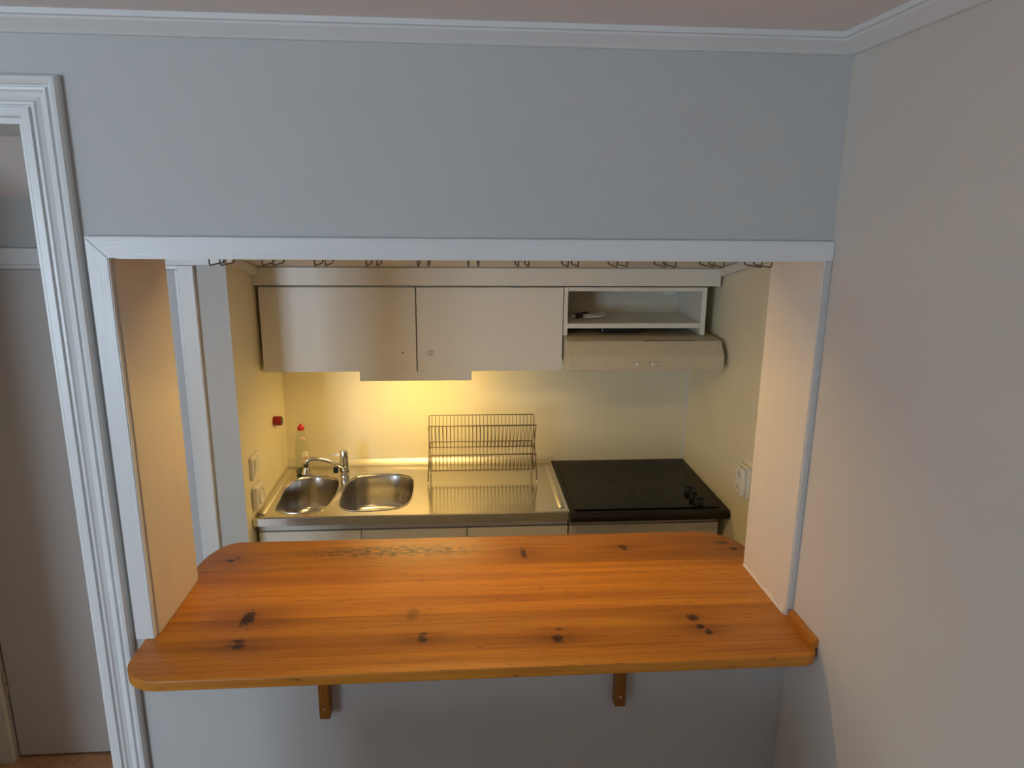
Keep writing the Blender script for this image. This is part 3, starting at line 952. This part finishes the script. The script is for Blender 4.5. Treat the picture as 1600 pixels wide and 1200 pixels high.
bm = bmesh.new(); lathe(bm, [(.0105, .002), (.0105, -.012)], (-.727, 1.350, WZ + .082), (.08, 0, 1), 18)
obj('collar', bm, M['black'], sp_, 40)
bm = bmesh.new(); lathe(bm, [(.0088, -.012), (.0115, -.022), (.0165, -.040), (.0165, -.044), (.0, -.044)], (-.727, 1.350, WZ + .082), (.08, 0, 1), 18)
obj('spray_nozzle', bm, M['chrome'], sp_, 40)
obj('valve_knob', B(TX - .044, TX - .024, TY - .030, TY - .012, WZ + .022, WZ + .048, bev=.003), M['black'], tp)

# ------------------------------------------------------------------ soap bottle
bt = thing('soap_bottle', 'clear dish soap bottle with red cap standing behind the tap', 'bottle', (-.765, 1.462, WZ))
bx, by = -.765, 1.462
prof = [(.0, .0006), (.028, .0006), (.031, .005), (.0315, .020), (.0300, .070), (.0305, .105), (.0295, .130), (.0255, .155), (.0195, .178), (.0150, .190), (.0125, .196), (.0125, .200)]
bm = bmesh.new(); lathe(bm, prof, (bx, by, WZ), seg=28, sy=.72)
obj('bottle_body', bm, M['clear'], bt, 60)
bm = bmesh.new(); lathe(bm, [(.0, .0015), (.0268, .0015), (.0298, .0055), (.0303, .020), (0, .020)], (bx, by, WZ), seg=28, sy=.70)
obj('soap_liquid', bm, M['green'], bt, 40)
bm = bmesh.new(); lathe(bm, [(.0142, 0), (.0150, .002), (.0150, .013), (.0125, .017), (.0070, .0185), (.0062, .025), (.0035, .028), (0, .0285)], (bx, by, WZ + .1995), seg=24)
obj('cap', bm, M['red'], bt, 40)
def patch(z0, z1, a0, a1, rad, name, mat, off=.0006):
    bm = bmesh.new()
    rows = []
    for i in range(5):
        z = z0 + (z1 - z0) * i / 4
        row = []
        for j in range(9):
            a = math.radians(a0 + (a1 - a0) * j / 8)
            r = rad(z) + off
            row.append(bm.verts.new((bx + r * math.cos(a), by + .72 * r * math.sin(a) - off * .2, WZ + z)))
        rows.append(row)
    for a, b_ in zip(rows, rows[1:]):
        for i in range(8):
            bm.faces.new((a[i], a[i + 1], b_[i + 1], b_[i]))
    return obj(name, bm, mat, bt, 60)
def brad(z):
    for (r0, h0_), (r1, h1) in zip(prof, prof[1:]):
        if h0_ <= z <= h1 and h1 > h0_:
            return r0 + (r1 - r0) * (z - h0_) / (h1 - h0_)
    return .03
l1 = patch(.158, .170, 250, 320, brad, 'neck_label', M['label'])
l2 = patch(.060, .108, 275, 335, brad, 'front_label', M['label'])
def text(body, size, loc, rz, parent, mat, name='printed_word'):
    cu = bpy.data.curves.new(name, 'FONT')
    cu.body = body
    cu.size = size
    cu.align_x = 'CENTER'
    cu.extrude = .0001
    tmp = bpy.data.objects.new(name, cu)
    COL.objects.link(tmp)
    dg = bpy.context.evaluated_depsgraph_get()
    me = bpy.data.meshes.new_from_object(tmp.evaluated_get(dg))
    bpy.data.objects.remove(tmp)
    me.materials.clear()
    me.materials.append(mat)
    me.transform(Matrix.Translation(loc) @ Matrix.Rotation(rz, 4, 'Z') @ Matrix.Rotation(PI / 2, 4, 'X'))
    o = bpy.data.objects.new(name, me)
    COL.objects.link(o)
    o.parent = parent
    off = Vector((0, 0, 0)); r = parent
    while r is not None:
        off += r.location; r = r.parent
    o.location = -off
    return o
text('Only', .011, (bx + .0070, by - .0185, WZ + .1595), .12, l1, M['red'])
text('YES', .015, (bx + .0175, by - .0205, WZ + .073), .42, l2, M['red'])

# ------------------------------------------------------------------ dish rack
rk = thing('dish_rack', 'two tier folding wire dish rack on the draining board', 'dish rack', (.016, 1.36, WZ))
RX_0, RX_1 = -.209, .240
A_ = (1.440, 1.224); B_ = (1.310, 1.214); C_ = (1.385, 1.097); D_ = (1.290, 1.094); E_ = (1.360, 1.000); F_ = (1.455, 1.098)
FF = (1.297, WZ + .003); FB = (1.455, WZ + .003)
def rail(name, p, r):
    bm = bmesh.new(); tube(bm, [(RX_0, p[0], p[1]), (RX_1, p[0], p[1])], r, 8)
    return obj(name, bm, M['wire'], rk, 60)
# side frames: two crossing bent wires at each end
for x in (RX_0, RX_1):
    s = -1 if x < 0 else 1
    bm = bmesh.new()
    tube(bm, smooth_path([(x, B_[0], B_[1]), (x, (B_[0] + C_[0]) / 2, (B_[1] + C_[1]) / 2), (x, C_[0], C_[1]), (x, 1.43, 1.05), (x, FB[0], FB[1])], 4), .0020, 8)
    f = obj('side_wire', bm, M['wire'], rk, 60)
    bm = bmesh.new()
    tube(bm, smooth_path([(x + s * .003, A_[0], A_[1]), (x + s * .003, C_[0] + .004, C_[1] + .01), (x + s * .004, 1.325, 1.04), (x + s * .005, 1.300, .995), (x + s * .006, FF[0], FF[1])], 4), .0020, 8)
    f2 = obj('side_wire', bm, M['wire'], rk, 60)
    bm = bmesh.new()
    tube(bm, smooth_path([(x, D_[0], D_[1]), (x, (D_[0] + E_[0]) / 2 - .008, (D_[1] + E_[1]) / 2), (x, E_[0], E_[1]), (x, (F_[0] + E_[0]) / 2 + .008, (F_[1] + E_[1]) / 2), (x, F_[0], F_[1])], 4), .0020, 8)
    obj('side_wire', bm, M['wire'], rk, 60)
    for (yy, q, xx) in ((FF[0], f2, x + s * .006), (FB[0], f, x)):
        bm = bmesh.new(); lathe(bm, [(.0028, 0), (.0036, .002), (.0036, .010), (.0022, .014)], (xx, yy, WZ + .0004), seg=10)
        obj('foot_cap', bm, M['cable'], q, 40)
for nm, p, r in (('rail', A_, .0021), ('rail', B_, .0027), ('rail', C_, .0022), ('rail', D_, .0027), ('rail', E_, .0022), ('rail', F_, .0021)):
    rail(nm, p, r)
NW = 28
bm = bmesh.new(); tube(bm, smooth_path([(0, B_[0], B_[1]), (0, (B_[0] + C_[0]) / 2, (B_[1] + C_[1]) / 2 - .004), (0, C_[0] - .002, C_[1] - .004), (0, C_[0] + .012, C_[1] + .012), (0, A_[0], A_[1])], 3), .00135, 6)
w1 = obj('upper_wire', bm, M['wire'], rk, 60)
bm = bmesh.new(); tube(bm, smooth_path([(0, D_[0], D_[1]), (0, (D_[0] + E_[0]) / 2, (D_[1] + E_[1]) / 2 - .004), (0, E_[0] - .002, E_[1] - .004), (0, E_[0] + .012, E_[1] + .012), (0, F_[0], F_[1])], 3), .00135, 6)
w2 = obj('lower_wire', bm, M['wire'], rk, 60)
for i in range(NW):
    x = RX_0 + (RX_1 - RX_0) * (i + .6) / (NW + .2)
    for wv in (w1, w2):
        if i == 0:
            o = wv
            base = wv.location.copy()
            wv['b'] = 0
        else:
            o = wv.copy(); COL.objects.link(o)
        o.location = (-rk.location.x + x, -rk.location.y, -rk.location.z)
for o in rk.children:
    if 'b' in o:
        del o['b']

# ------------------------------------------------------------------ switches, sockets, red holder
sw = thing('light_switch', 'cream rocker light switch on the left kitchen wall', 'switch', (KL, 1.064, 1.103))
obj('base_plate', B(KL + .0005, KL + .012, 1.012, 1.112, 1.100, 1.190, bev=.003), M['switch'], sw)
bm = bmesh.new(); prism(bm, [(KL + .0122, 1.115), (KL + .0135, 1.115), (KL + .020, 1.176), (KL + .0122, 1.176)], 1, 1.032, 1.092)
obj('rocker', bm, M['switch'], sw)
so = thing('wall_socket', 'single cream socket below the light switch', 'socket', (KL, 1.058, .985))
obj('base_plate', B(KL + .0005, KL + .022, 1.012, 1.104, .982, 1.074, bev=.006, seg=3), M['switch'], so)
bm = bmesh.new(); lathe(bm, [(.033, 0), (.033, .006), (.028, .006), (.026, .001), (0, .001)], (KL + .0222, 1.058, 1.028), (1, 0, 0), 24)
obj('socket_ring', bm, M['switch'], so, 40)
ds = thing('wall_socket', 'double round socket on the right kitchen wall', 'socket', (KR, .852, 1.08))
obj('base_plate', B(KR - .014, KR - .0005, .815, .895, 1.073, 1.190, bev=.003), M['switch'], ds)
obj('cover', B(KR - .030, KR - .0145, .822, .884, 1.080, 1.183, bev=.004), M['switch'], ds)
for z in (1.106, 1.157):
    bm = bmesh.new(); lathe(bm, [(.021, 0), (.021, .0035), (.0185, .0035), (.0175, .0008), (0, .0008)], (KR - .0302, .853, z), (-1, 0, 0), 24)
    rg = obj('socket_ring', bm, M['switch'], ds, 40)
    bm = bmesh.new(); lathe(bm, [(.0170, 0), (.0170, .0004), (0, .0004)], (KR - .0311, .853, z), (-1, 0, 0), 20)
    obj('socket_well', bm, M['cup_in'], rg)
    bm = bmesh.new()
    for s in (-1, 1):
        lathe(bm, [(.0026, 0), (.0026, .0003), (0, .0003)], (KR - .0316, .853 + s * .0095, z), (-1, 0, 0), 8)
    obj('pin_hole', bm, M['dark'], rg)
rh = thing('wall_holder', 'small round red holder on the wall above the soap bottle', 'holder', (KL, 1.385, 1.224))
bm = bmesh.new(); lathe(bm, [(.019, 0.0005), (.020, .003), (.020, .030), (.018, .033)], (KL, 1.385, 1.224), (1, 0, 0), 24)
obj('ring', bm, M['darkred'], rh, 40)
bm = bmesh.new(); lathe(bm, [(.0165, 0), (.0165, .0015), (0, .0005)], (KL + .0331, 1.385, 1.224), (1, 0, 0), 24)
obj('end_cap', bm, M['black'], rh, 40)
bm = bmesh.new(); tube(bm, [(KL + .006, 1.385, 1.204), (KL + .006, 1.385, 1.196), (KL + .009, 1.385, 1.193)], .0016, 6)
obj('hook', bm, M['screw'], rh, 60)

# ------------------------------------------------------------------ unseen chest of drawers, added to keep window light off the wall below the bar
ch = thing('added_shade_chest', 'tall pine chest of drawers out of view, added to shade the wall below the bar', 'chest', (-.55, -1.02, 0))
M['chest'] = pine('chest_pine', 0.8, 21, None, 0, 1.0)
obj('carcass', B(-.95, -.15, -1.20, -.85, .08, 1.12, bev=.003), M['chest'], ch)
obj('top_board', B(-.97, -.13, -1.22, -.84, 1.1203, 1.145, bev=.005), M['chest'], ch)
for fx in (-.94, -.20):
    for fy in (-1.19, -.90):
        obj('foot', B(fx, fx + .04, fy, fy + .04, .0004, .0798, bev=.003), M['chest'], ch)
for k in range(5):
    z0 = .10 + k * .202
    dr = obj('drawer', B(-.935, -.165, -1.218, -1.2003, z0, z0 + .194, bev=.004), M['chest'], ch)
    for x in (-.75, -.35):
        bm = bmesh.new(); lathe(bm, [(.008, 0), (.008, .008), (.017, .014), (.017, .022), (0, .026)], (x, -1.218, z0 + .097), (0, -1, 0), 16)
        obj('knob', bm, M['chest'], dr, 40)
